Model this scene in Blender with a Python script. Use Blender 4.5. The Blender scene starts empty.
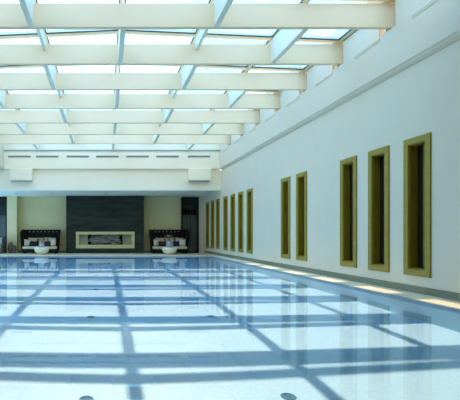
import bpy, bmesh, math, random
from mathutils import Vector, Matrix
random.seed(7)
S = bpy.context.scene
C = S.collection
EYE = 1.10                      # camera height above the deck
def hz(h): return h + EYE       # height above the eye -> height above the deck

# ------------------------------------------------------------------ materials
def new_mat(name):
    m = bpy.data.materials.new(name); m.use_nodes = True
    return m, m.node_tree, m.node_tree.nodes['Principled BSDF']

def plain(name, col, rough=.6, var=.06, scale=6, bump=0, bscale=60, metal=0, stretch=(1, 1, 1), spec=.5):
    m, nt, b = new_mat(name)
    tc = nt.nodes.new('ShaderNodeTexCoord'); mp = nt.nodes.new('ShaderNodeMapping')
    mp.inputs['Scale'].default_value = stretch
    nt.links.new(tc.outputs['Object'], mp.inputs[0])
    n = nt.nodes.new('ShaderNodeTexNoise'); n.inputs['Scale'].default_value = scale; n.inputs['Detail'].default_value = 4
    nt.links.new(mp.outputs[0], n.inputs['Vector'])
    r = nt.nodes.new('ShaderNodeValToRGB')
    r.color_ramp.elements[0].position = .3; r.color_ramp.elements[1].position = .7
    r.color_ramp.elements[0].color = tuple(max(0, c * (1 - var)) for c in col) + (1,)
    r.color_ramp.elements[1].color = tuple(min(1, c * (1 + var)) for c in col) + (1,)
    nt.links.new(n.outputs['Fac'], r.inputs[0]); nt.links.new(r.outputs[0], b.inputs['Base Color'])
    b.inputs['Roughness'].default_value = rough; b.inputs['Metallic'].default_value = metal
    b.inputs['Specular IOR Level'].default_value = spec
    if bump:
        n2 = nt.nodes.new('ShaderNodeTexNoise'); n2.inputs['Scale'].default_value = bscale
        nt.links.new(mp.outputs[0], n2.inputs['Vector'])
        bp = nt.nodes.new('ShaderNodeBump'); bp.inputs['Strength'].default_value = bump; bp.inputs['Distance'].default_value = .01
        nt.links.new(n2.outputs['Fac'], bp.inputs['Height']); nt.links.new(bp.outputs[0], b.inputs['Normal'])
    return m

def tiled(name, c1, c2, mortar, w, h, ms=.02, rough=.5, offset=0.0, var_mix=.5, swap=False, msize=.004):
    m, nt, b = new_mat(name)
    tc = nt.nodes.new('ShaderNodeTexCoord')
    src = tc.outputs['Object']
    if swap:    # vertical surfaces facing -y: use x,z
        sp = nt.nodes.new('ShaderNodeSeparateXYZ'); cb = nt.nodes.new('ShaderNodeCombineXYZ')
        nt.links.new(src, sp.inputs[0])
        ax = {'xz': ('X', 'Z'), 'yz': ('Y', 'Z'), 'yx': ('Y', 'X')}[swap]
        nt.links.new(sp.outputs[ax[0]], cb.inputs['X']); nt.links.new(sp.outputs[ax[1]], cb.inputs['Y'])
        src = cb.outputs[0]
    br = nt.nodes.new('ShaderNodeTexBrick'); br.offset = offset
    br.inputs['Scale'].default_value = 1; br.inputs['Brick Width'].default_value = w; br.inputs['Row Height'].default_value = h
    br.inputs['Mortar Size'].default_value = msize; br.inputs['Color1'].default_value = c1 + (1,)
    br.inputs['Color2'].default_value = c2 + (1,); br.inputs['Mortar'].default_value = mortar + (1,)
    nt.links.new(src, br.inputs['Vector'])
    n = nt.nodes.new('ShaderNodeTexNoise'); n.inputs['Scale'].default_value = 2.5; n.inputs['Detail'].default_value = 5
    nt.links.new(src, n.inputs['Vector'])
    mx = nt.nodes.new('ShaderNodeMix'); mx.data_type = 'RGBA'; mx.blend_type = 'MULTIPLY'; mx.inputs[0].default_value = var_mix
    r = nt.nodes.new('ShaderNodeValToRGB'); r.color_ramp.elements[0].color = (.75, .75, .75, 1); r.color_ramp.elements[0].position = .3
    r.color_ramp.elements[1].position = .7
    nt.links.new(n.outputs['Fac'], r.inputs[0])
    nt.links.new(br.outputs['Color'], mx.inputs[6]); nt.links.new(r.outputs[0], mx.inputs[7])
    nt.links.new(mx.outputs[2], b.inputs['Base Color'])
    b.inputs['Roughness'].default_value = rough
    return m

WALL   = plain('wall_paint', (.74, .66, .49), .55, .015, 1.5, .05, 80)
BEAM   = plain('beam_paint', (.95, .74, .47), .6, .015, 2)
PURL   = plain('purlin_paint_bounce_tint', (.84, .83, .66), .6, .01, 2)  # bluer than the beams: cyan bounce from the pool put into the colour
FASCIA = plain('fascia_paint', (.94, .85, .63), .6, .01, 2)
SOFFC  = plain('soffit_paint', (.90, .92, .82), .7, .02, 2)
CREAM  = plain('lounge_plaster', (.76, .66, .34), .75, .04, 1.2)
FRAME  = plain('skylight_frame_paint', (.86, .82, .62), .45, .02, 3)
GASK   = plain('gasket_rubber', (.02, .022, .02), .5, 0)
OLIVE  = plain('olive_brass', (.32, .235, .022), .5, .08, 3, metal=.1, stretch=(1, 1, 4))
REVEAL = plain('olive_wood_reveal', (.24, .165, .012), .6, .15, 3, stretch=(6, 6, 1), spec=.2)
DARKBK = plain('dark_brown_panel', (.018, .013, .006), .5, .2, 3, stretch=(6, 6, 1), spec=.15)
SKIRT  = tiled('skirting_stone', (.24, .25, .15), (.20, .21, .13), (.10, .11, .07), .6, .30, swap='yz', rough=.5)
DECK   = tiled('deck_stone', (.78, .71, .50), (.73, .66, .46), (.42, .38, .27), .6, .6, rough=.45, swap='yx')
VENTM  = plain('vent_grey', (.34, .35, .30), .6, .05)
VENTD  = plain('vent_dark', (.05, .05, .045), .7, 0)
SLATE, nt, b = new_mat('black_slate')
tc = nt.nodes.new('ShaderNodeTexCoord'); mp = nt.nodes.new('ShaderNodeMapping'); mp.inputs['Scale'].default_value = (.35, 1, 2.6)
nt.links.new(tc.outputs['Object'], mp.inputs[0])
n = nt.nodes.new('ShaderNodeTexNoise'); n.inputs['Scale'].default_value = 2.2; n.inputs['Detail'].default_value = 6
nt.links.new(mp.outputs[0], n.inputs['Vector'])
r = nt.nodes.new('ShaderNodeValToRGB'); r.color_ramp.elements[0].position = .35; r.color_ramp.elements[0].color = (.018, .023, .018, 1); b.inputs['Specular IOR Level'].default_value = .15
r.color_ramp.elements[1].position = .75; r.color_ramp.elements[1].color = (.048, .058, .044, 1)
nt.links.new(n.outputs['Fac'], r.inputs[0]); nt.links.new(r.outputs[0], b.inputs['Base Color']); b.inputs['Roughness'].default_value = .5
HEARTH = plain('hearth_stone', (.64, .55, .27), .5, .06, 4)
NICHE  = plain('hearth_stone_shaded', (.42, .39, .25), .6, .08, 5)  # darker hearth stone, with the shade of the recess in its colour
SOOT   = plain('firebox_black', (.012, .012, .012), .8, 0)
WOODG  = plain('grey_driftwood', (.40, .38, .32), .8, .45, 9, stretch=(1, 3, 3))
RATTAN = plain('black_rattan', (.010, .009, .007), .6, .3, 40, spec=.12)
CUSH   = plain('cream_fabric', (.52, .45, .27), .85, .06, 8, .2, 120)
CUSHW  = plain('pale_fabric', (.68, .60, .42), .85, .05, 8, .2, 120)
CHAR   = plain('charcoal_fabric', (.028, .028, .036), .85, .1, 8, .2, 120, spec=.1)
PLUM   = plain('plum_fabric', (.055, .022, .03), .85, .1, 8, .2, 120, spec=.1)
NAVY   = plain('navy_fabric', (.02, .018, .055), .85, .1, 8, .2, 120, spec=.1)
PALEBL = plain('pale_blue_fabric', (.42, .50, .50), .85, .05, 8)
BOWL   = plain('cream_lacquer', (.86, .80, .60), .3, .02, 3)
GREYC  = plain('grey_ceramic', (.30, .34, .33), .35, .08, 6)
BLUEG  = plain('pale_blue_ceramic', (.36, .50, .56), .25, .05, 6)
BROWNC = plain('brown_ceramic', (.12, .10, .06), .6, .2, 6)
WICKER = plain('brown_wicker', (.09, .075, .045), .7, .3, 40)
STEM   = plain('dark_stem', (.05, .05, .02), .7, .1)
LEAF   = plain('dark_leaf', (.04, .07, .025), .6, .3, 20)
PETALO = plain('rust_petal', (.34, .12, .04), .7, .2, 20)
PETALP = plain('pale_petal', (.55, .50, .50), .7, .1, 20)
GREEN  = plain('green_vinyl', (.10, .42, .08), .25, .15, 5)
CABF   = plain('dark_bronze_frame', (.03, .027, .016), .6, .1, spec=.15)
CABB   = plain('smoked_back_panel', (.30, .32, .28), .5, .1, 2, spec=.2)
CABK   = plain('black_back_panel', (.06, .066, .06), .6, .1, spec=.1)
BOTT   = plain('black_glass', (.006, .007, .006), .3, 0, spec=.1)
LAMPM  = plain('downlight_trim', (.35, .38, .38), .4, .02)
INLET  = plain('inlet_steel', (.06, .20, .34), .5, .05)

# pool floor: small pale mosaic
POOL = tiled('pool_mosaic', (.60, .82, .99), (.50, .74, .95), (.47, .71, .93), .03, .03, msize=.002, rough=.4, var_mix=.12)
POOLW = tiled('pool_wall_mosaic_shaded', (.22, .52, .74), (.20, .50, .72), (.18, .46, .68), .025, .025, msize=.0015, rough=.4, var_mix=.12, swap='yz')  # darker than the floor mosaic: the wall's blue shade is in the colour

# water: refractive surface
WATER = bpy.data.materials.new('pool_water'); WATER.use_nodes = True
nt = WATER.node_tree; nt.nodes.clear()
g = nt.nodes.new('ShaderNodeBsdfGlass'); g.inputs['IOR'].default_value = 1.333; g.inputs['Roughness'].default_value = 0
g.inputs['Color'].default_value = (.89, .98, 1, 1)
o = nt.nodes.new('ShaderNodeOutputMaterial'); nt.links.new(g.outputs[0], o.inputs[0])
# very gentle ripples
tc = nt.nodes.new('ShaderNodeTexCoord'); mp = nt.nodes.new('ShaderNodeMapping'); mp.inputs['Scale'].default_value = (1.0, .55, 1)
n = nt.nodes.new('ShaderNodeTexNoise'); n.inputs['Scale'].default_value = 1.6; n.inputs['Detail'].default_value = 2
bp = nt.nodes.new('ShaderNodeBump'); bp.inputs['Strength'].default_value = .06; bp.inputs['Distance'].default_value = .02
nt.links.new(tc.outputs['Object'], mp.inputs[0]); nt.links.new(mp.outputs[0], n.inputs['Vector'])
nt.links.new(n.outputs['Fac'], bp.inputs['Height']); nt.links.new(bp.outputs[0], g.inputs['Normal'])

# roof glass: thin clear pane
def thin_glass(name, tint, refl=.06):
    m = bpy.data.materials.new(name); m.use_nodes = True
    nt = m.node_tree; nt.nodes.clear()
    t = nt.nodes.new('ShaderNodeBsdfTransparent'); t.inputs[0].default_value = tint + (1,)
    gl = nt.nodes.new('ShaderNodeBsdfGlossy'); gl.inputs['Roughness'].default_value = .02
    lw = nt.nodes.new('ShaderNodeLayerWeight'); lw.inputs['Blend'].default_value = .5
    pw_ = nt.nodes.new('ShaderNodeMath'); pw_.operation = 'POWER'; pw_.inputs[1].default_value = 5
    nt.links.new(lw.outputs['Facing'], pw_.inputs[0])
    f = nt.nodes.new('ShaderNodeMath'); f.operation = 'MULTIPLY_ADD'; f.inputs[1].default_value = .9; f.inputs[2].default_value = .03
    nt.links.new(pw_.outputs[0], f.inputs[0])
    mx = nt.nodes.new('ShaderNodeMixShader'); o = nt.nodes.new('ShaderNodeOutputMaterial')
    nt.links.new(f.outputs[0], mx.inputs[0]); nt.links.new(t.outputs[0], mx.inputs[1]); nt.links.new(gl.outputs[0], mx.inputs[2])
    nt.links.new(mx.outputs[0], o.inputs[0])
    return m
GLASS = thin_glass('skylight_glass', (.95, .97, .97))
CABG = thin_glass('cabinet_glass', (.75, .78, .78))

# ------------------------------------------------------------------ mesh helpers
class MB:
    def __init__(s): s.bm = bmesh.new()
    def box(s, a, b, bev=0, rot=None):
        a = Vector(a); b = Vector(b); c = (a + b) / 2; d = b - a
        r = bmesh.ops.create_cube(s.bm, size=1)
        vs = r['verts']
        bmesh.ops.scale(s.bm, vec=d, verts=vs)
        if bev:
            es = list({e for v in vs for e in v.link_edges})
            r2 = bmesh.ops.bevel(s.bm, geom=es, offset=bev, segments=2, affect='EDGES', profile=.5)
            vs = list({v for v in r2['verts']} | {v for v in vs if v.is_valid})
        if rot: bmesh.ops.transform(s.bm, matrix=rot, verts=vs)
        bmesh.ops.translate(s.bm, vec=c, verts=vs)
        return s
    def lathe(s, prof, c=(0, 0, 0), n=32):
        rings = []
        for r, z in prof:
            if r < 1e-5: rings.append([s.bm.verts.new((c[0], c[1], c[2] + z))])
            else: rings.append([s.bm.verts.new((c[0] + r * math.cos(2 * math.pi * i / n), c[1] + r * math.sin(2 * math.pi * i / n), c[2] + z)) for i in range(n)])
        for A, B in zip(rings, rings[1:]):
            for i in range(n):
                j = (i + 1) % n
                if len(A) == 1 and len(B) == 1: continue
                if len(A) == 1: s.bm.faces.new((A[0], B[j], B[i]))
                elif len(B) == 1: s.bm.faces.new((A[i], A[j], B[0]))
                else: s.bm.faces.new((A[i], A[j], B[j], B[i]))
        return s
    def tube(s, pts, rad, n=8):
        rings = []
        for k, p in enumerate(pts):
            p = Vector(p); q = Vector(pts[min(k + 1, len(pts) - 1)]) - Vector(pts[max(k - 1, 0)])
            q.normalize(); u = q.orthogonal().normalized(); v = q.cross(u)
            rr = rad[k] if isinstance(rad, (list, tuple)) else rad
            rings.append([s.bm.verts.new(p + u * rr * math.cos(2 * math.pi * i / n) + v * rr * math.sin(2 * math.pi * i / n)) for i in range(n)])
        for A, B in zip(rings, rings[1:]):
            for i in range(n): s.bm.faces.new((A[i], A[(i + 1) % n], B[(i + 1) % n], B[i]))
        s.bm.faces.new(rings[0][::-1]); s.bm.faces.new(rings[-1])
        return s
    def prism(s, poly, z0, z1):
        A = [s.bm.verts.new((x, y, z0)) for x, y in poly]; B = [s.bm.verts.new((x, y, z1)) for x, y in poly]
        s.bm.faces.new(A[::-1]); s.bm.faces.new(B)
        for i in range(len(poly)):
            j = (i + 1) % len(poly); s.bm.faces.new((A[i], A[j], B[j], B[i]))
        return s
    def hull_y(s, poly, y0, y1):     # polygon in x,z swept along y
        A = [s.bm.verts.new((x, y0, z)) for x, z in poly]; B = [s.bm.verts.new((x, y1, z)) for x, z in poly]
        s.bm.faces.new(A); s.bm.faces.new(B[::-1])
        for i in range(len(poly)):
            j = (i + 1) % len(poly); s.bm.faces.new((A[j], A[i], B[i], B[j]))
        return s
    def pillow(s, w, h, t, mat=Matrix.Identity(4), n=12):
        grid = {}
        for side in (1, -1):
            for i in range(n + 1):
                for j in range(n + 1):
                    u = 2 * i / n - 1; v = 2 * j / n - 1
                    e = max(0, (1 - u ** 4)) * max(0, (1 - v ** 4))
                    if side == -1 and (i in (0, n) or j in (0, n)): grid[side, i, j] = grid[1, i, j]; continue
                    pin = 1 - .07 * (1 - u * u) * abs(v) ** 3 - .0
                    pin2 = 1 - .07 * (1 - v * v) * abs(u) ** 3
                    p = Vector((u * w / 2 * pin2, side * t / 2 * e ** .45, v * h / 2 * pin))
                    grid[side, i, j] = s.bm.verts.new(mat @ p)
        for side in (1, -1):
            for i in range(n):
                for j in range(n):
                    q = [grid[side, i, j], grid[side, i + 1, j], grid[side, i + 1, j + 1], grid[side, i, j + 1]]
                    s.bm.faces.new(q if side == -1 else q[::-1])
        return s
    def build(s, name, m, parent=None, smooth=False, loc=None, kind=None):
        bmesh.ops.recalc_face_normals(s.bm, faces=s.bm.faces)
        me = bpy.data.meshes.new(name); s.bm.to_mesh(me); s.bm.free()
        if smooth:
            for p in me.polygons: p.use_smooth = True
        me.materials.append(m)
        ob = bpy.data.objects.new(name, me); C.objects.link(ob)
        if loc is not None: ob.location = loc
        if parent: ob.parent = parent
        if kind: ob['kind'] = kind
        return ob

def struct(name, mb, m, parent=None, **k):
    ob = mb.build(name, m, parent, **k)
    if not parent: ob['kind'] = 'structure'
    return ob
def tag(o, label, cat, group=None):
    o['label'] = label; o['category'] = cat
    if group: o['group'] = group
    return o
def thing(name, label, cat, loc=(0, 0, 0), group=None, rz=0):
    o = bpy.data.objects.new(name, None); C.objects.link(o); o.location = loc; o.rotation_euler = (0, 0, rz)
    return tag(o, label, cat, group)
def copy_tree(o, parent=None):
    c = o.copy(); C.objects.link(c); c.parent = parent
    for ch in list(o.children): copy_tree(ch, c)
    return c

# ------------------------------------------------------------------ dimensions
WR, WL = 5.80, -7.0            # side walls
YB, YN = 23.8, -3.6            # back wall, near wall
PX0, PX1, PY0, PY1 = -6.1, 5.20, 1.0, 19.65
WZ, PD = -0.03, 1.20           # water level, depth
SOF = 20.2
BZ0, BZ1 = hz(4.16), hz(4.64)  # beams
beams_y = [8.04 + 1.73 * k for k in range(-6, 7)]
TOP = 6.40
LX = 5.70; LZ = 4.40; LT = hz(4.11)   # cornice band on the right wall

# ------------------------------------------------------------------ floor, pool
m = MB()
m.box((WL, YN, -.3), (WR, PY0, 0)); m.box((WL, PY1, -.3), (WR, YB, 0))
m.box((WL, PY0, -.3), (PX0, PY1, 0)); m.box((PX1, PY0, -.3), (WR, PY1, 0))
floor = struct('floor', m, DECK)
cm = plain('coping_stone', (.30, .33, .30), .5, .08, 5)
m = MB()
w = .05
m.box((PX0, PY1 - w, -.06), (PX1, PY1, .004)); m.box((PX0, PY0, -.06), (PX1, PY0 + w, .004))
m.box((PX0, PY0 + w, -.06), (PX0 + w, PY1 - w, .004)); m.box((PX1 - w, PY0 + w, -.06), (PX1, PY1 - w, .004))
struct('pool_coping', m, cm)
m = MB(); m.box((PX0 - .1, PY0 - .1, WZ - PD - .15), (PX1 + .1, PY1 + .1, WZ - PD))
pf = struct('pool_floor', m, POOL)
m = MB()
m.hull_y([(PX1 - .28, WZ - PD), (PX1 + .1, WZ - PD), (PX1 + .1, -.30), (PX1, -.30), (PX1, -.06)][:4] + [(PX1 - .002, -.06)], PY0, PY1); m.box((PX0 - .15, PY0, WZ - PD), (PX0, PY1, -.30))
m.box((PX0, PY1, WZ - PD), (PX1, PY1 + .15, -.30)); m.box((PX0, PY0 - .15, WZ - PD), (PX1, PY0, -.30))
pw = struct('pool_wall', m, POOLW)
m = MB(); v = [m.bm.verts.new(p) for p in ((PX0, PY0, WZ), (PX1, PY0, WZ), (PX1, PY1, WZ), (PX0, PY1, WZ))]; m.bm.faces.new(v)
wat = m.build('pool_water', WATER, smooth=True); wat['kind'] = 'structure'
wat.cycles.is_caustics_caster = True
for q in (pf, pw, floor): q.cycles.is_caustics_receiver = True
floor.cycles.is_caustics_receiver = False

# inlets on the pool floor
inl = [(-.19, 3.88, 'round grey pool inlet nearest the camera on the left row'), (1.76, 3.86, 'round grey pool inlet nearest the camera on the right row'),
       (-.26, 6.75, 'round pool inlet in the left row, second from the camera'), (1.77, 6.75, 'round pool inlet in the right row, second from the camera'),
       (-.24, 9.50, 'round pool inlet in the left row, third from the camera'),
       (-.30, 12.3, 'round pool inlet in the left row, farthest from the camera')]
for i, (x, y, lb) in enumerate(inl):
    t = thing('pool_inlet', lb, 'pool inlet', (x, y, WZ - PD), 'inlets set in the pool floor')
    a = MB().lathe([(0, 0), (.072, 0), (.072, .008), (.066, .014), (.05, .016), (.05, .012), (0, .012)], n=28).build('flange', INLET, t, True)
    d = MB().lathe([(0, .012), (.02, .012), (.02, .017), (.016, .02), (0, .02)], n=20).build('nozzle', INLET, t, True)
    a.cycles.is_caustics_receiver = True; d.cycles.is_caustics_receiver = True

# ------------------------------------------------------------------ right wall with window openings
wins = [7.45, 8.50, 9.56, 11.85, 12.90, 16.12, 17.20, 18.27, 19.36, 20.70, 21.74, 22.80]
WH0, WH1 = .317, 2.915
OW = .20                       # half opening
ys = sorted([YN] + [v for w_ in wins for v in (w_ - OW, w_ + OW)] + [YB + .2])
m = MB()
for a, bb in zip(ys[::2], ys[1::2]): m.box((WR, a, WH0 + .12), (WR + .3, bb, WH1 - .12))
m.box((WR, YN, -.3), (WR + .3, YB + .2, WH0 + .12)); m.box((WR, YN, WH1 - .12), (WR + .3, YB + .2, LZ - .11))
struct('wall_right', m, WALL)
for i, yc in enumerate(wins):
    W = bpy.data.objects.new('window_%d' % (i + 1), None); C.objects.link(W); W.location = (WR, yc, 0); W['kind'] = 'structure'
    m = MB(); o1 = .322; x0, x1 = -.028, .012
    m.box((x0, -o1, WH0), (x1, -OW, WH1), .008); m.box((x0, OW, WH0), (x1, o1, WH1), .008)
    m.box((x0, -OW - .01, WH0), (x1, OW + .01, WH0 + .12), .008); m.box((x0, -OW - .01, WH1 - .12), (x1, OW + .01, WH1), .008)
    m.build('window_frame', OLIVE, W)
    m = MB(); d = .15; t = .012
    m.box((0, -OW, WH0 + .11), (d, -OW + t, WH1 - .11)); m.box((0, OW - t, WH0 + .11), (d, OW, WH1 - .11))
    m.box((0, -OW, WH0 + .11), (d, OW, WH0 + .11 + t + .02)); m.box((0, -OW, WH1 - .11 - t - .02), (d, OW, WH1 - .11))
    m.build('window_reveal', REVEAL, W)
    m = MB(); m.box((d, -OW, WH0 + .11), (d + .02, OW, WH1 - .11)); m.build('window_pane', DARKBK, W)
    m = MB(); m.box((d - .03, -.018, WH0 + .16), (d, .018, WH1 - .16), .003); m.build('mullion', REVEAL, W)
m = MB(); m.box((WR - .02, YN, 0), (WR, YB, .13), .004); struct('baseboard_right', m, SKIRT)

# cornice band along the right wall

m = MB()
m.hull_y([(LX, LZ), (LX + .035, LZ - .035), (LX + .04, LZ - .055), (WR + .001, LZ - .10), (WR + .2, LZ - .10), (WR + .2, LT), (LX, LT)], YN, SOF - .15)
struct('trim_1', m, WALL)
# wall box behind the beam ends, one per bay, with an added cheek splayed to catch the sun
seat = MB()
for y in beams_y:
    y0 = y + .10; y1 = y + .31; y2 = y + 1.73
    seat.prism([(LX, y0), (WR + .2, y0), (WR + .2, y0 + .70)], LT, BZ0 + .46)
    seat.box((LX, y1, LT), (LX + .02, y2 - .16, hz(4.62)))
struct('trim_2', seat, WALL)
m = MB(); m.box((WR + .2, YN, LT), (WR + .3, SOF - .15, TOP + .01)); struct('trim_3', m, WALL)

# slot diffusers in the band
k = 0
slot_words = ['nearest the camera', 'second from the camera', 'third from the camera', 'fourth from the camera', 'fifth from the camera', 'sixth from the camera', 'seventh from the camera', 'farthest from the camera']
slot0 = None
for y in beams_y:
    if y < 6: continue
    lb = 'white slot air diffuser in band above right wall, ' + slot_words[k]; k += 1
    if slot0 is None:
        slot0 = thing('slot_diffuser', lb, 'air diffuser', (LX, y + .29, hz(4.04)), 'slot diffusers in the right wall band')
        f = MB(); f.box((-.014, 0, -.034), (0, .84, -.024), .003); f.box((-.014, 0, .024), (0, .84, .034), .003); f.box((-.016, 0, -.004), (0, .84, .004)); f.build('frame', FRAME, slot0)
        MB().box((-.006, 0, -.022), (0, .84, .022)).build('slot', WALL, slot0)
        s_ = slot0
    else:
        s_ = copy_tree(slot0); s_.location = (LX, y + .29, hz(4.04)); s_['label'] = lb

# ------------------------------------------------------------------ other walls
added_wins = [(8.5, 12.1), (12.5, 16.1), (16.5, 20.1), (20.5, 23.3)]  # unseen windows, added to bring daylight into the lounge
m = MB(); m.box((WL - .3, YN, -.3), (WL, YB + .2, .1)); m.box((WL - .3, YN, 3.2), (WL, YB + .2, TOP))
e_ = [YN] + [v for p in added_wins for v in p] + [YB + .2]
for a, bb in zip(e_[::2], e_[1::2]): m.box((WL - .3, a, .1), (WL, bb, 3.2))
struct('wall_left', m, WALL)
for i, (a, bb) in enumerate(added_wins):
    W = bpy.data.objects.new('window_%d' % (13 + i), None); C.objects.link(W); W.location = (WL - .15, (a + bb) / 2, 0); W['kind'] = 'structure'
    h_ = (bb - a) / 2
    m = MB(); m.box((-.04, -h_, .1), (.04, h_, .17)); m.box((-.04, -h_, 3.13), (.04, h_, 3.2))
    for yy in (-h_, -.035, h_ - .07): m.box((-.04, yy, .17), (.04, yy + .07, 3.13))
    m.build('window_frame', CABF, W)
    MB().box((-.005, -h_ + .06, .17), (.005, h_ - .06, 3.13)).build('window_pane', GLASS, W)
m = MB(); m.box((WL, YN, LZ), (-5.12, SOF - .15, TOP)); struct('trim_4', m, WALL)
m = MB(); m.box((WL - .3, YN - .3, -.3), (WR + .3, YN, TOP)); struct('wall_near', m, WALL)
m = MB(); m.box((WL, YB, -.3), (WR, YB + .2, 3.5)); struct('wall_back', m, CREAM)
# back lounge ceiling (the bulkhead)
m = MB(); m.box((WL, SOF, 3.32), (WR, YB + .2, TOP)); struct('wall_bulkhead', m, FASCIA)
m = MB(); m.box((WL, SOF + .005, 3.30), (WR, YB, 3.32)); struct('ceiling', m, SOFFC)
m = MB(); m.box((-5.12, SOF - .15, 4.37), (WR, SOF, BZ0), .006); struct('trim_5', m, FASCIA)
m = MB(); m.box((-5.12, SOF - .19, BZ0), (WR, SOF, BZ0 + .05)); struct('trim_6', m, VENTM)
m = MB(); m.box((-5.12, SOF - .15, BZ0 + .05), (LX, SOF, TOP)); struct('trim_7', m, FASCIA)
# pilasters of the back wall
m = MB(); m.box((-5.77, 23.3, 0), (-5.20, YB, 3.30)); struct('wall_pier_left', m, CREAM)
m = MB(); m.box((5.42, 23.45, 0), (WR - .001, YB, 3.30)); struct('wall_pier_right', m, WALL)
m = MB(); m.box((-5.25, YB - .02, 0), (-2.29, YB, .1)); m.box((2.16, YB - .02, 0), (4.40, YB, .1)); struct('baseboard_back', m, SKIRT)
# black hearth wall
FW0, FW1, FY = -2.295, 2.19, 23.0
m = MB()
hx0, hx1, hz0, hz1 = -1.725, 1.64, .275, 1.235
m.box((FW0, FY, 0), (hx0 + .05, YB, 3.30)); m.box((hx1 - .05, FY, 0), (FW1, YB, 3.30))
m.box((hx0 + .05, FY, 0), (hx1 - .05, YB, hz0 + .05)); m.box((hx0 + .05, FY, hz1 - .05), (hx1 - .05, YB, 3.30))
struct('wall_hearth', m, SLATE)
# fireplace
t = thing('fireplace', 'long low fireplace in a pale stone surround on the black wall', 'fireplace', ((hx0 + hx1) / 2, FY, 0))
hw = (hx1 - hx0) / 2
m = MB(); yo, yi = -.07, .02
m.box((-hw, yo, hz0), (hw, yi, hz0 + .21), .008); m.box((-hw, yo, hz1 - .17), (hw, yi, hz1), .008)
m.box((-hw, yo, hz0 + .21), (-hw + .17, yi, hz1 - .17), .004); m.box((hw - .17, yo, hz0 + .21), (hw, yi, hz1 - .17), .004)
m.build('surround', HEARTH, t)
ix = hw - .17; nx = ix - .47
for s in (-1, 1):
    m = MB(); a, bb = sorted((s * ix, s * nx))
    m.box((a, .18, hz0 + .2), (bb, .22, hz1 - .16)); m.box((a, .02, hz0 + .16), (bb, .22, hz0 + .2))
    m.box((a, .02, hz1 - .16), (bb, .22, hz1 - .12))
    a2, b2 = sorted((s * ix, s * (ix + .04))); m.box((a2, .02, hz0 + .16), (b2, .22, hz1 - .12))
    a3, b3 = sorted((s * nx, s * (nx - .03))); m.box((a3, .0, hz0 + .18), (b3, .5, hz1 - .14))
    m.build('side_niche', NICHE, t)
m = MB(); m.box((-nx + .03, .45, hz0 + .16), (nx - .03, .5, hz1 - .12)); m.box((-nx + .03, .02, hz0 + .16), (nx - .03, .5, hz0 + .2)); m.box((-nx + .03, .02, hz1 - .16), (nx - .03, .5, hz1 - .12))
m.build('firebox', SOOT, t)
m = MB()
for i in range(150):
    L = random.uniform(.18, .5); x = random.uniform(-nx + .05 + L / 2, nx - .05 - L / 2); z = hz0 + .24 + (random.random() ** .9) * .50; y = random.uniform(.08, .38)
    a = random.uniform(-.25, .25); ra = random.uniform(.014, .028)
    dx, dz = L / 2 * math.cos(a), L / 2 * math.sin(a) * .4
    m.tube([(x - dx, y, z - dz), (x, y + random.uniform(-.02, .02), z + .01), (x + dx, y, z + dz)], [ra * .7, ra, ra * .6], 6)
m.build('log_pile', WOODG, t, True, kind='stuff')

# ------------------------------------------------------------------ glazed cabinets in the back wall
def cabinet(x0, x1, y, label, nb):
    t = thing('display_cabinet', label, 'cabinet', ((x0 + x1) / 2, y, 0))
    w = (x1 - x0) / 2; H = 3.26
    m = MB(); m.box((-w, 0, 0), (-w + .05, .34, H), .004); m.box((w - .07, 0, 0), (w, .34, H), .004); m.box((-w + .05, 0, H - .10), (w - .07, .34, H)); m.box((-w + .05, 0, 0), (w - .07, .34, .08))
    m.build('frame', CABF, t)
    m = MB(); m.box((-w + .05, .30, .08), (w - .07, .335, 2.28)); m.build('lower_back_panel', CABB, t)
    m = MB(); m.box((-w + .05, .30, 2.28), (w - .07, .335, H - .10)); m.build('upper_back_panel', CABK, t)
    m = MB(); m.box((-w + .05, .03, 2.22), (w - .07, .30, 2.26)); m.build('shelf', CABF, t)
    m = MB(); m.box((-w + .05, .012, .08), (-.008, .020, 2.22)); m.box((.008, .012, .08), (w - .07, .020, 2.22)); m.build('glass_door', CABG, t)
    m = MB(); m.box((-.008, .004, .08), (.008, .024, 2.22)); m.build('door_stile', CABF, t)
    m = MB(); m.box((-w + .05, .05, 2.80), (w - .07, .29, 2.83)); m.build('shelf', CABF, t)
    return t
cabinet(4.44, 5.44, 23.42, 'tall dark framed glazed cabinet with black bottles, behind the right sofa', 5)
jl = ['black bottle on the right cabinet shelf, leftmost', 'wide black flagon on the right cabinet shelf, second from left', 'slim black bottle in the middle of the right cabinet shelf', 'round black flagon on the right cabinet shelf, second from right', 'black bottle on the right cabinet shelf, rightmost']
for i, (x, rr, h) in enumerate([(4.58, .055, .36), (4.73, .075, .30), (4.89, .05, .40), (5.05, .075, .34), (5.22, .06, .42)]):
    o_ = MB().lathe([(0, 0), (rr, 0), (rr, h * .5), (rr * .8, h * .65), (rr * .3, h * .8), (rr * .28, h), (0, h)], n=20).build('bottle', BOTT, None, True, (x, 23.60, 2.26))
    tag(o_, jl[i], 'bottle', 'bottles on the cabinet shelf')
cabinet(WL + .02, -5.79, 23.42, 'tall dark framed glazed cabinet at the far left behind the armchair', 0)

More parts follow.
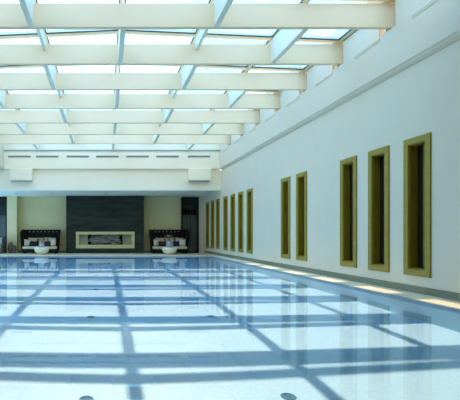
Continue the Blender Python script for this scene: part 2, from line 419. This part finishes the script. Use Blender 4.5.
# ------------------------------------------------------------------ bulkhead fittings
vw = ['leftmost', 'second from left', 'third from left', 'middle one', 'third from right', 'second from right', 'rightmost']
v0 = None
for i, px in enumerate([19.3, 47.2, 77.7, 107.4, 137.4, 167.4, 198.9]):
    x = (px - 106) * 20.05 / 400
    lb = 'grey slotted air vent on the white bulkhead, %s of the seven' % vw[i]
    if v0 is None:
        v0 = thing('air_vent', lb, 'air vent', (x, SOF - .15, 4.98), 'air vents along the bulkhead')
        MB().box((-.56, -.004, -.05), (.56, 0, .05)).build('backing', VENTM, v0)
        f = MB(); f.box((-.585, -.014, .05), (.585, 0, .065)); f.box((-.585, -.014, -.065), (.585, 0, -.05)); f.box((-.585, -.014, -.05), (-.56, 0, .05)); f.box((.56, -.014, -.05), (.585, 0, .05)); f.build('frame', FASCIA, v0)
        f = MB()
        for j in range(28): f.box((-.55 + j * .0407, -.010, -.048), (-.55 + j * .0407 + .012, -.004, .048))
        f.build('grille', VENTD, v0)
    else:
        c_ = copy_tree(v0); c_.location.x = x; c_['label'] = lb
for px0, px1, lb in ((10, 32.4, 'white box fixture under the vents at the left end of the bulkhead'), (188.4, 210.6, 'white box fixture under the vents at the right end of the bulkhead')):
    xa = (px0 - 106) * .05; xb = (px1 - 106) * .05
    t = thing('box_fixture', lb, 'box fixture', ((xa + xb) / 2, SOF, 3.74), 'box fixtures on the bulkhead'); w = (xb - xa) / 2
    m = MB(); m.box((-w, -.30, .03), (w, 0, .63), .03); m.build('housing', FASCIA, t)
    m = MB(); m.box((-w + .03, -.27, 0), (w - .03, -.01, .031)); m.build('bottom_grille', VENTM, t)
dl = [(-4.85, 'left end'), (-2.9, 'left of the black wall'), (0, 'above the fireplace'), (2.55, 'right of the black wall'), (4.0, 'right end')]
for x, wd in dl:
    t = thing('downlight', 'small recessed downlight in the lounge ceiling, ' + wd, 'downlight', (x, 21.6, 3.30), 'recessed downlights in the lounge ceiling')
    MB().lathe([(.05, .0), (.075, .0), (.075, -.012), (.05, -.012), (.05, 0)], n=24).build('trim_ring', LAMPM, t, True)
    MB().lathe([(0, -.004), (.05, -.004), (.05, -.002), (0, -.002)], n=24).build('lens', VENTM, t, True)

# ------------------------------------------------------------------ roof beams, purlins, skylights
for y in beams_y:
    m = MB(); m.box((-5.12, y, BZ0), (WR + .05, y + .10, BZ1), .006); struct('ceiling_beam', m, BEAM)
PXS = [-3.37, -1.50, .35, 2.22, 4.07]
ally = beams_y + [SOF - .15]
for i in range(len(ally) - 1):
    ya, yb = ally[i] + .10, ally[i + 1]
    n_ = i - 6          # bay n_ lies between beam n_ and n_+1 counted from the one at y = 8.04 (0)
    deep = (PXS[0], PXS[2], PXS[4]) if n_ % 2 == 0 else (PXS[1], PXS[3])
    shallow = (PXS[1], PXS[3]) if n_ % 2 == 0 else ()
    for x in deep: struct('ceiling_purlin', MB().box((x - .055, ya, BZ0 + .0), (x + .055, yb, BZ1 + .06), .004), PURL)
    for x in shallow: struct('ceiling_purlin', MB().box((x - .04, ya, hz(4.49)), (x + .04, yb, BZ1 + .12), .004), PURL)
def gz(x): return hz(4.88) - .045 * abs(x - .35)
SKY0 = 6.2
m = MB(); m.box((-5.12, YN, BZ1 + .1), (WR + .2, 6.28, BZ1 + .4)); struct('ceiling_shade_slab', m, FASCIA)  # unseen solid roof, extended to darken the near right wall
EDG = [-5.15, -3.37, -1.50, .35, 2.22, 4.07, 5.68, 5.99]  # last narrow column added so sun reaches the splayed cheeks
for i in range(len(ally)):
    ya = ally[i] - .02 if i < len(ally) - 1 else None
    if ya is None: break
    if ya < SKY0: continue
    yb = ally[i + 1] - .02
    for xa, xb in zip(EDG, EDG[1:]):
        W = bpy.data.objects.new('skylight', None); C.objects.link(W); W['kind'] = 'structure'
        W.location = ((xa + xb) / 2, (ya + yb) / 2, gz((xa + xb) / 2))
        sl = (gz(xb) - gz(xa)) / (xb - xa)
        W.rotation_euler = (0, -math.atan(sl), 0)
        hw = (xb - xa) / 2 - .002; hl = (yb - ya) / 2 - .002; fx, fy = .05, .068
        m = MB(); m.box((-hw, -hl, .03), (hw, -hl + fy, .13)); m.box((-hw, hl - fy, .03), (hw, hl, .13))
        m.box((-hw, -hl + fy, .03), (-hw + fx, hl - fy, .13)); m.box((hw - fx, -hl + fy, .03), (hw, hl - fy, .13))
        m.build('skylight_frame', FRAME, W)
        m = MB(); g_ = .022; a = hw - fx; l = hl - fy
        m.box((-a, -l, .04), (a, -l + g_, .06)); m.box((-a, l - g_, .04), (a, l, .06)); m.box((-a, -l + g_, .03), (-a + g_, l - g_, .06)); m.box((a - g_, -l + g_, .03), (a, l - g_, .06))
        m.build('gasket', GASK, W)
        m = MB(); m.box((-a, -l, .06), (a, l, .07)); m.build('skylight_glass', GLASS, W)

# ------------------------------------------------------------------ sofas
def shell_mesh():
    # U-shaped flared woven shell, with a row of openings near the top
    bm = bmesh.new()
    pts = []
    W2, D = .98, .80
    for i in range(5): pts.append((-W2, -D + i * (D - .12) / 5))
    for i in range(5):
        a = math.pi - i * (math.pi / 2) / 4; pts.append((-W2 + .12 + .12 * math.cos(a), -.12 + .12 * math.sin(a)))
    nb = 26
    for i in range(1, nb): pts.append((-W2 + .12 + i * (2 * W2 - .24) / nb, 0))
    for i in range(5):
        a = math.pi / 2 - i * (math.pi / 2) / 4; pts.append((W2 - .12 + .12 * math.cos(a), -.12 + .12 * math.sin(a)))
    for i in range(1, 6): pts.append((W2, -.12 - i * (D - .12) / 5))
    hs = [.04, .35, .65, .90, 1.0, 1.035, 1.09, 1.125, 1.17, 1.205, 1.30]
    G = []
    for (x, y) in pts:
        col = []
        for h in hs:
            fl = 1 + .10 * (h / 1.3) ** 1.5
            top = 1.0 if y > -.35 else 1 - .12 * (-.35 - y) / .45
            col.append(bm.verts.new((x * fl, y + .05 * h, h * top)))
        G.append(col)
    n = len(pts)
    for i in range(n - 1):
        for j in range(len(hs) - 1):
            hole = (10 <= i < 10 + 25) and (j == 8 and i % 3 == 0)
            if not hole: bm.faces.new((G[i][j], G[i + 1][j], G[i + 1][j + 1], G[i][j + 1]))
    return bm
def make_sofa(label, x):
    t = thing('high_back_sofa', label, 'sofa', (x, 23.3, 0), 'high backed sofas either side of the hearth')
    mb = MB(); mb.bm.free(); mb.bm = shell_mesh()
    sh = mb.build('woven_shell', RATTAN, t); md = sh.modifiers.new('s', 'SOLIDIFY'); md.thickness = .05
    MB().box((-.95, -.82, .06), (.95, -.05, .24), .02).build('seat_base', RATTAN, t)
    for sx in (-1, 1):
        for yy in (-.72, -.14): MB().box((sx * .85 - .04, yy - .04, 0), (sx * .85 + .04, yy + .04, .06)).build('leg', RATTAN, t)
    m = MB()
    MB().box((-.93, -.84, .24), (-.003, -.10, .38), .045).build('seat_cushion', CUSHW, t, True)
    MB().box((.003, -.84, .24), (.93, -.10, .38), .045).build('seat_cushion', CUSHW, t, True)
    t.scale = (1.04, 1.0, 1.04)
    return t
sl = make_sofa('black woven high-back sofa left of the black wall', -3.74)
sr = make_sofa('black woven high-back sofa right of the black wall', 3.60)
def cushion(x, y, z, w, h, t_, mat, label, rz=0, rx=0, ry=0, group=None):
    M = Matrix.Rotation(rz, 4, 'Z') @ Matrix.Rotation(rx, 4, 'X') @ Matrix.Rotation(ry, 4, 'Y')
    o_ = MB().pillow(w, h, t_, M).build('throw_cushion', mat, None, True, (x, y, z))
    return tag(o_, label, 'cushion', group)
for cx, side, c1, c2, n1, n2 in ((-3.74, 'left', CHAR, PLUM, 'charcoal', 'dark plum'), (3.60, 'right', PLUM, NAVY, 'dark plum', 'dark navy')):
    gr = 'cushions on the %s sofa' % side
    for k, (dx, w) in enumerate(((-.50, .56), (.10, .56), (.62, .46))):
        cushion(cx + dx, 23.08, .65, w, .50, .18, CUSH, 'cream back cushion on the %s sofa, %s of three' % (side, ('leftmost', 'middle', 'rightmost')[k]), rx=-.22, ry=(.05, -.06, .08)[k], group=gr)
    cushion(cx - .74, 22.76, .60, .42, .40, .16, CUSHW, 'pale cushion leaning on the left arm of the %s sofa' % side, rz=.75, rx=-.2, ry=.12, group=gr)
    cushion(cx + .74, 22.76, .60, .42, .40, .16, CUSHW, 'pale cushion leaning on the right arm of the %s sofa' % side, rz=-.75, rx=-.2, ry=-.12, group=gr)
    cushion(cx - .43, 22.80, .54, .46, .31, .14, c1, '%s cushion in front of cream ones, left half of %s sofa' % (n1, side), rx=-.3, ry=.04, group=gr)
    cushion(cx + .40, 22.80, .54, .40, .31, .14, c2, '%s cushion in front of cream ones, right half of %s sofa' % (n2, side), rx=-.3, ry=-.05, group=gr)

# bowl tables
bp_ = [(0, 0), (.17, 0), (.20, .02), (.30, .08), (.37, .17), (.405, .28), (.41, .375), (.40, .385), (.385, .38), (.38, .365), (0, .365)]
for x, lb in ((-3.48, 'round cream bowl-shaped table in front of the left sofa'), (3.43, 'round cream bowl-shaped table in front of the right sofa')):
    t = thing('bowl_table', lb, 'table', (x, 21.65, 0), 'bowl tables in front of the sofas')
    MB().lathe(bp_, n=48).build('bowl', BOWL, t, True)
# left vase
t = thing('bud_vase', 'small pale blue vase with dark sprigs on the left bowl table', 'vase', (-3.47, 21.65, .365))
MB().lathe([(0, 0), (.09, 0), (.13, .05), (.145, .12), (.12, .19), (.07, .23), (.075, .25), (.055, .25), (.05, .22), (0, .22)], n=28).build('body', BLUEG, t, True)
for k in range(7):
    a = k * 2.4; r_ = .10 + .05 * (k % 3)
    st = MB().tube([(0, 0, .22), (r_ * .4 * math.cos(a), r_ * .4 * math.sin(a), .34), (r_ * math.cos(a), r_ * math.sin(a), .40 + .02 * (k % 4))], [.005, .004, .003], 5).build('stem', STEM, t)
    MB().pillow(.07, .10, .015, Matrix.Translation((r_ * math.cos(a), r_ * math.sin(a), .42 + .02 * (k % 4))) @ Matrix.Rotation(a, 4, 'Z'), 4).build('leaf', LEAF, st, True)
# right vase and flowers
t = thing('flower_vase', 'grey urn with rust coloured flowers on the right bowl table', 'vase', (3.44, 21.65, .365))
MB().lathe([(0, 0), (.13, 0), (.18, .06), (.205, .16), (.19, .26), (.14, .33), (.12, .35), (.13, .37), (.10, .37), (.09, .34), (0, .34)], n=32).build('urn', GREYC, t, True)
for k in range(16):
    a = k * 2.39996; rr = .05 + .20 * ((k * 7) % 16) / 16; hh = .46 + .22 * ((k * 5) % 16) / 16
    if k == 0: rr, hh, a = .16, .90, math.pi
    px, py = rr * math.cos(a), rr * math.sin(a) * .7
    st = MB().tube([(0, 0, .33), (px * .4, py * .4, .33 + (hh - .33) * .6), (px, py, hh)], [.006, .005, .003], 5).build('stem', STEM, t)
    if k % 3 == 2:
        MB().pillow(.07, .16, .02, Matrix.Translation((px, py, hh)) @ Matrix.Rotation(a, 4, 'Z') @ Matrix.Rotation(.5, 4, 'Y'), 4).build('leaf', LEAF, st, True)
    else:
        f = MB()
        for q in range(5):
            b_ = q * 2 * math.pi / 5
            f.pillow(.05, .07, .02, Matrix.Translation((px + .03 * math.cos(b_), py + .03 * math.sin(b_), hh)) @ Matrix.Rotation(b_, 4, 'Z') @ Matrix.Rotation(.7, 4, 'X'), 4)
        f.build('bloom', (PETALO if k % 2 else PETALP) if k else LEAF, st, True)

# far left: armchair, urns
t = thing('armchair', 'brown wicker armchair with pale blue cushion at the far left', 'armchair', (-6.15, 22.55, 0))
MB().box((-.40, -.38, .05), (.40, .38, .30), .03).build('base', WICKER, t)
MB().box((-.40, .26, .30), (.40, .38, .95), .04).build('backrest', WICKER, t)
for s in (-1, 1): MB().box((s * .36 - .05, -.38, .30), (s * .36 + .05, .26, .56), .03).build('arm', WICKER, t)
MB().box((-.30, -.38, .30), (.30, .24, .44), .04).build('seat_cushion', PALEBL, t, True)
for sx in (-1, 1):
    for sy in (-1, 1): MB().box((sx * .34 - .03, sy * .32 - .03, 0), (sx * .34 + .03, sy * .32 + .03, .05)).build('leg', WICKER, t)
cushion(-6.12, 22.62, .68, .52, .46, .16, PALEBL, 'pale blue cushion on the wicker armchair at the far left', rx=-.25)
for x, y, s, lb in ((-5.47, 22.95, 1.0, 'taller brown earthenware urn at the foot of the left pier'), (-5.22, 22.80, .74, 'shorter brown earthenware urn at the foot of the left pier')):
    o_ = MB().lathe([(0, 0), (.10 * s, 0), (.15 * s, .10 * s), (.17 * s, .30 * s), (.14 * s, .50 * s), (.09 * s, .57 * s), (.11 * s, .62 * s), (.08 * s, .62 * s), (.07 * s, .56 * s), (0, .5 * s)], n=28).build('urn', BROWNC, None, True, (x, y, 0))
    tag(o_, lb, 'urn')
# green float at the left edge of the picture
o_ = MB().lathe([(0, -.13)] + [(.20 * math.sin(a), -.20 * math.cos(a) * .85) for a in [math.pi * i / 14 for i in range(3, 14)]] + [(0, .17)], n=28).build('pool_ball', GREEN, None, True, (-3.40, 12.2, WZ + .10))
tag(o_, 'green ball floating on the pool at the left edge of the picture', 'ball')

# ------------------------------------------------------------------ light
L = bpy.data.lights.new('sun', 'SUN'); L.energy = 5.8; L.angle = math.radians(.55); L.color = (1, .72, .51)
lo = bpy.data.objects.new('sun', L); C.objects.link(lo)
d = Vector((-.008, -.792, -1)).normalized()
lo.rotation_euler = d.to_track_quat('-Z', 'Y').to_euler()
L.cycles.is_caustics_light = True
W = bpy.data.worlds.new('sky'); S.world = W; W.use_nodes = True; nt = W.node_tree
bg = nt.nodes['Background']
tc = nt.nodes.new('ShaderNodeTexCoord')
n = nt.nodes.new('ShaderNodeTexNoise'); n.inputs['Scale'].default_value = 3.2; n.inputs['Detail'].default_value = 5; n.inputs['Roughness'].default_value = .55
nt.links.new(tc.outputs['Generated'], n.inputs['Vector'])
r = nt.nodes.new('ShaderNodeValToRGB'); r.color_ramp.elements[0].position = .42; r.color_ramp.elements[1].position = .56
r.color_ramp.elements[0].color = (.235, .525, 1.0, 1); r.color_ramp.elements[1].color = (.395, .655, 1.0, 1)
nt.links.new(n.outputs['Fac'], r.inputs[0]); nt.links.new(r.outputs[0], bg.inputs[0]); bg.inputs[1].default_value = 4.5

# ------------------------------------------------------------------ camera
c = bpy.data.cameras.new('camera'); c.lens = 400 / 460 * 36; c.sensor_width = 36; c.sensor_fit = 'HORIZONTAL'
co = bpy.data.objects.new('camera', c); C.objects.link(co); co.location = (0, 0, EYE); co.rotation_euler = (math.pi / 2, 0, 0)
c.shift_x = 124 / 460; c.shift_y = 34 / 460; c.clip_end = 200
S.camera = co
S.view_settings.view_transform = 'Standard'; S.view_settings.look = 'None'; S.view_settings.gamma = 1; S.view_settings.exposure = 0
S.view_settings.use_curve_mapping = False
cy = S.cycles
cy.max_bounces = 12; cy.diffuse_bounces = 6; cy.glossy_bounces = 5; cy.transmission_bounces = 8; cy.transparent_max_bounces = 12
cy.caustics_reflective = False; cy.caustics_refractive = True; cy.sample_clamp_indirect = 8
cy.use_denoising = True
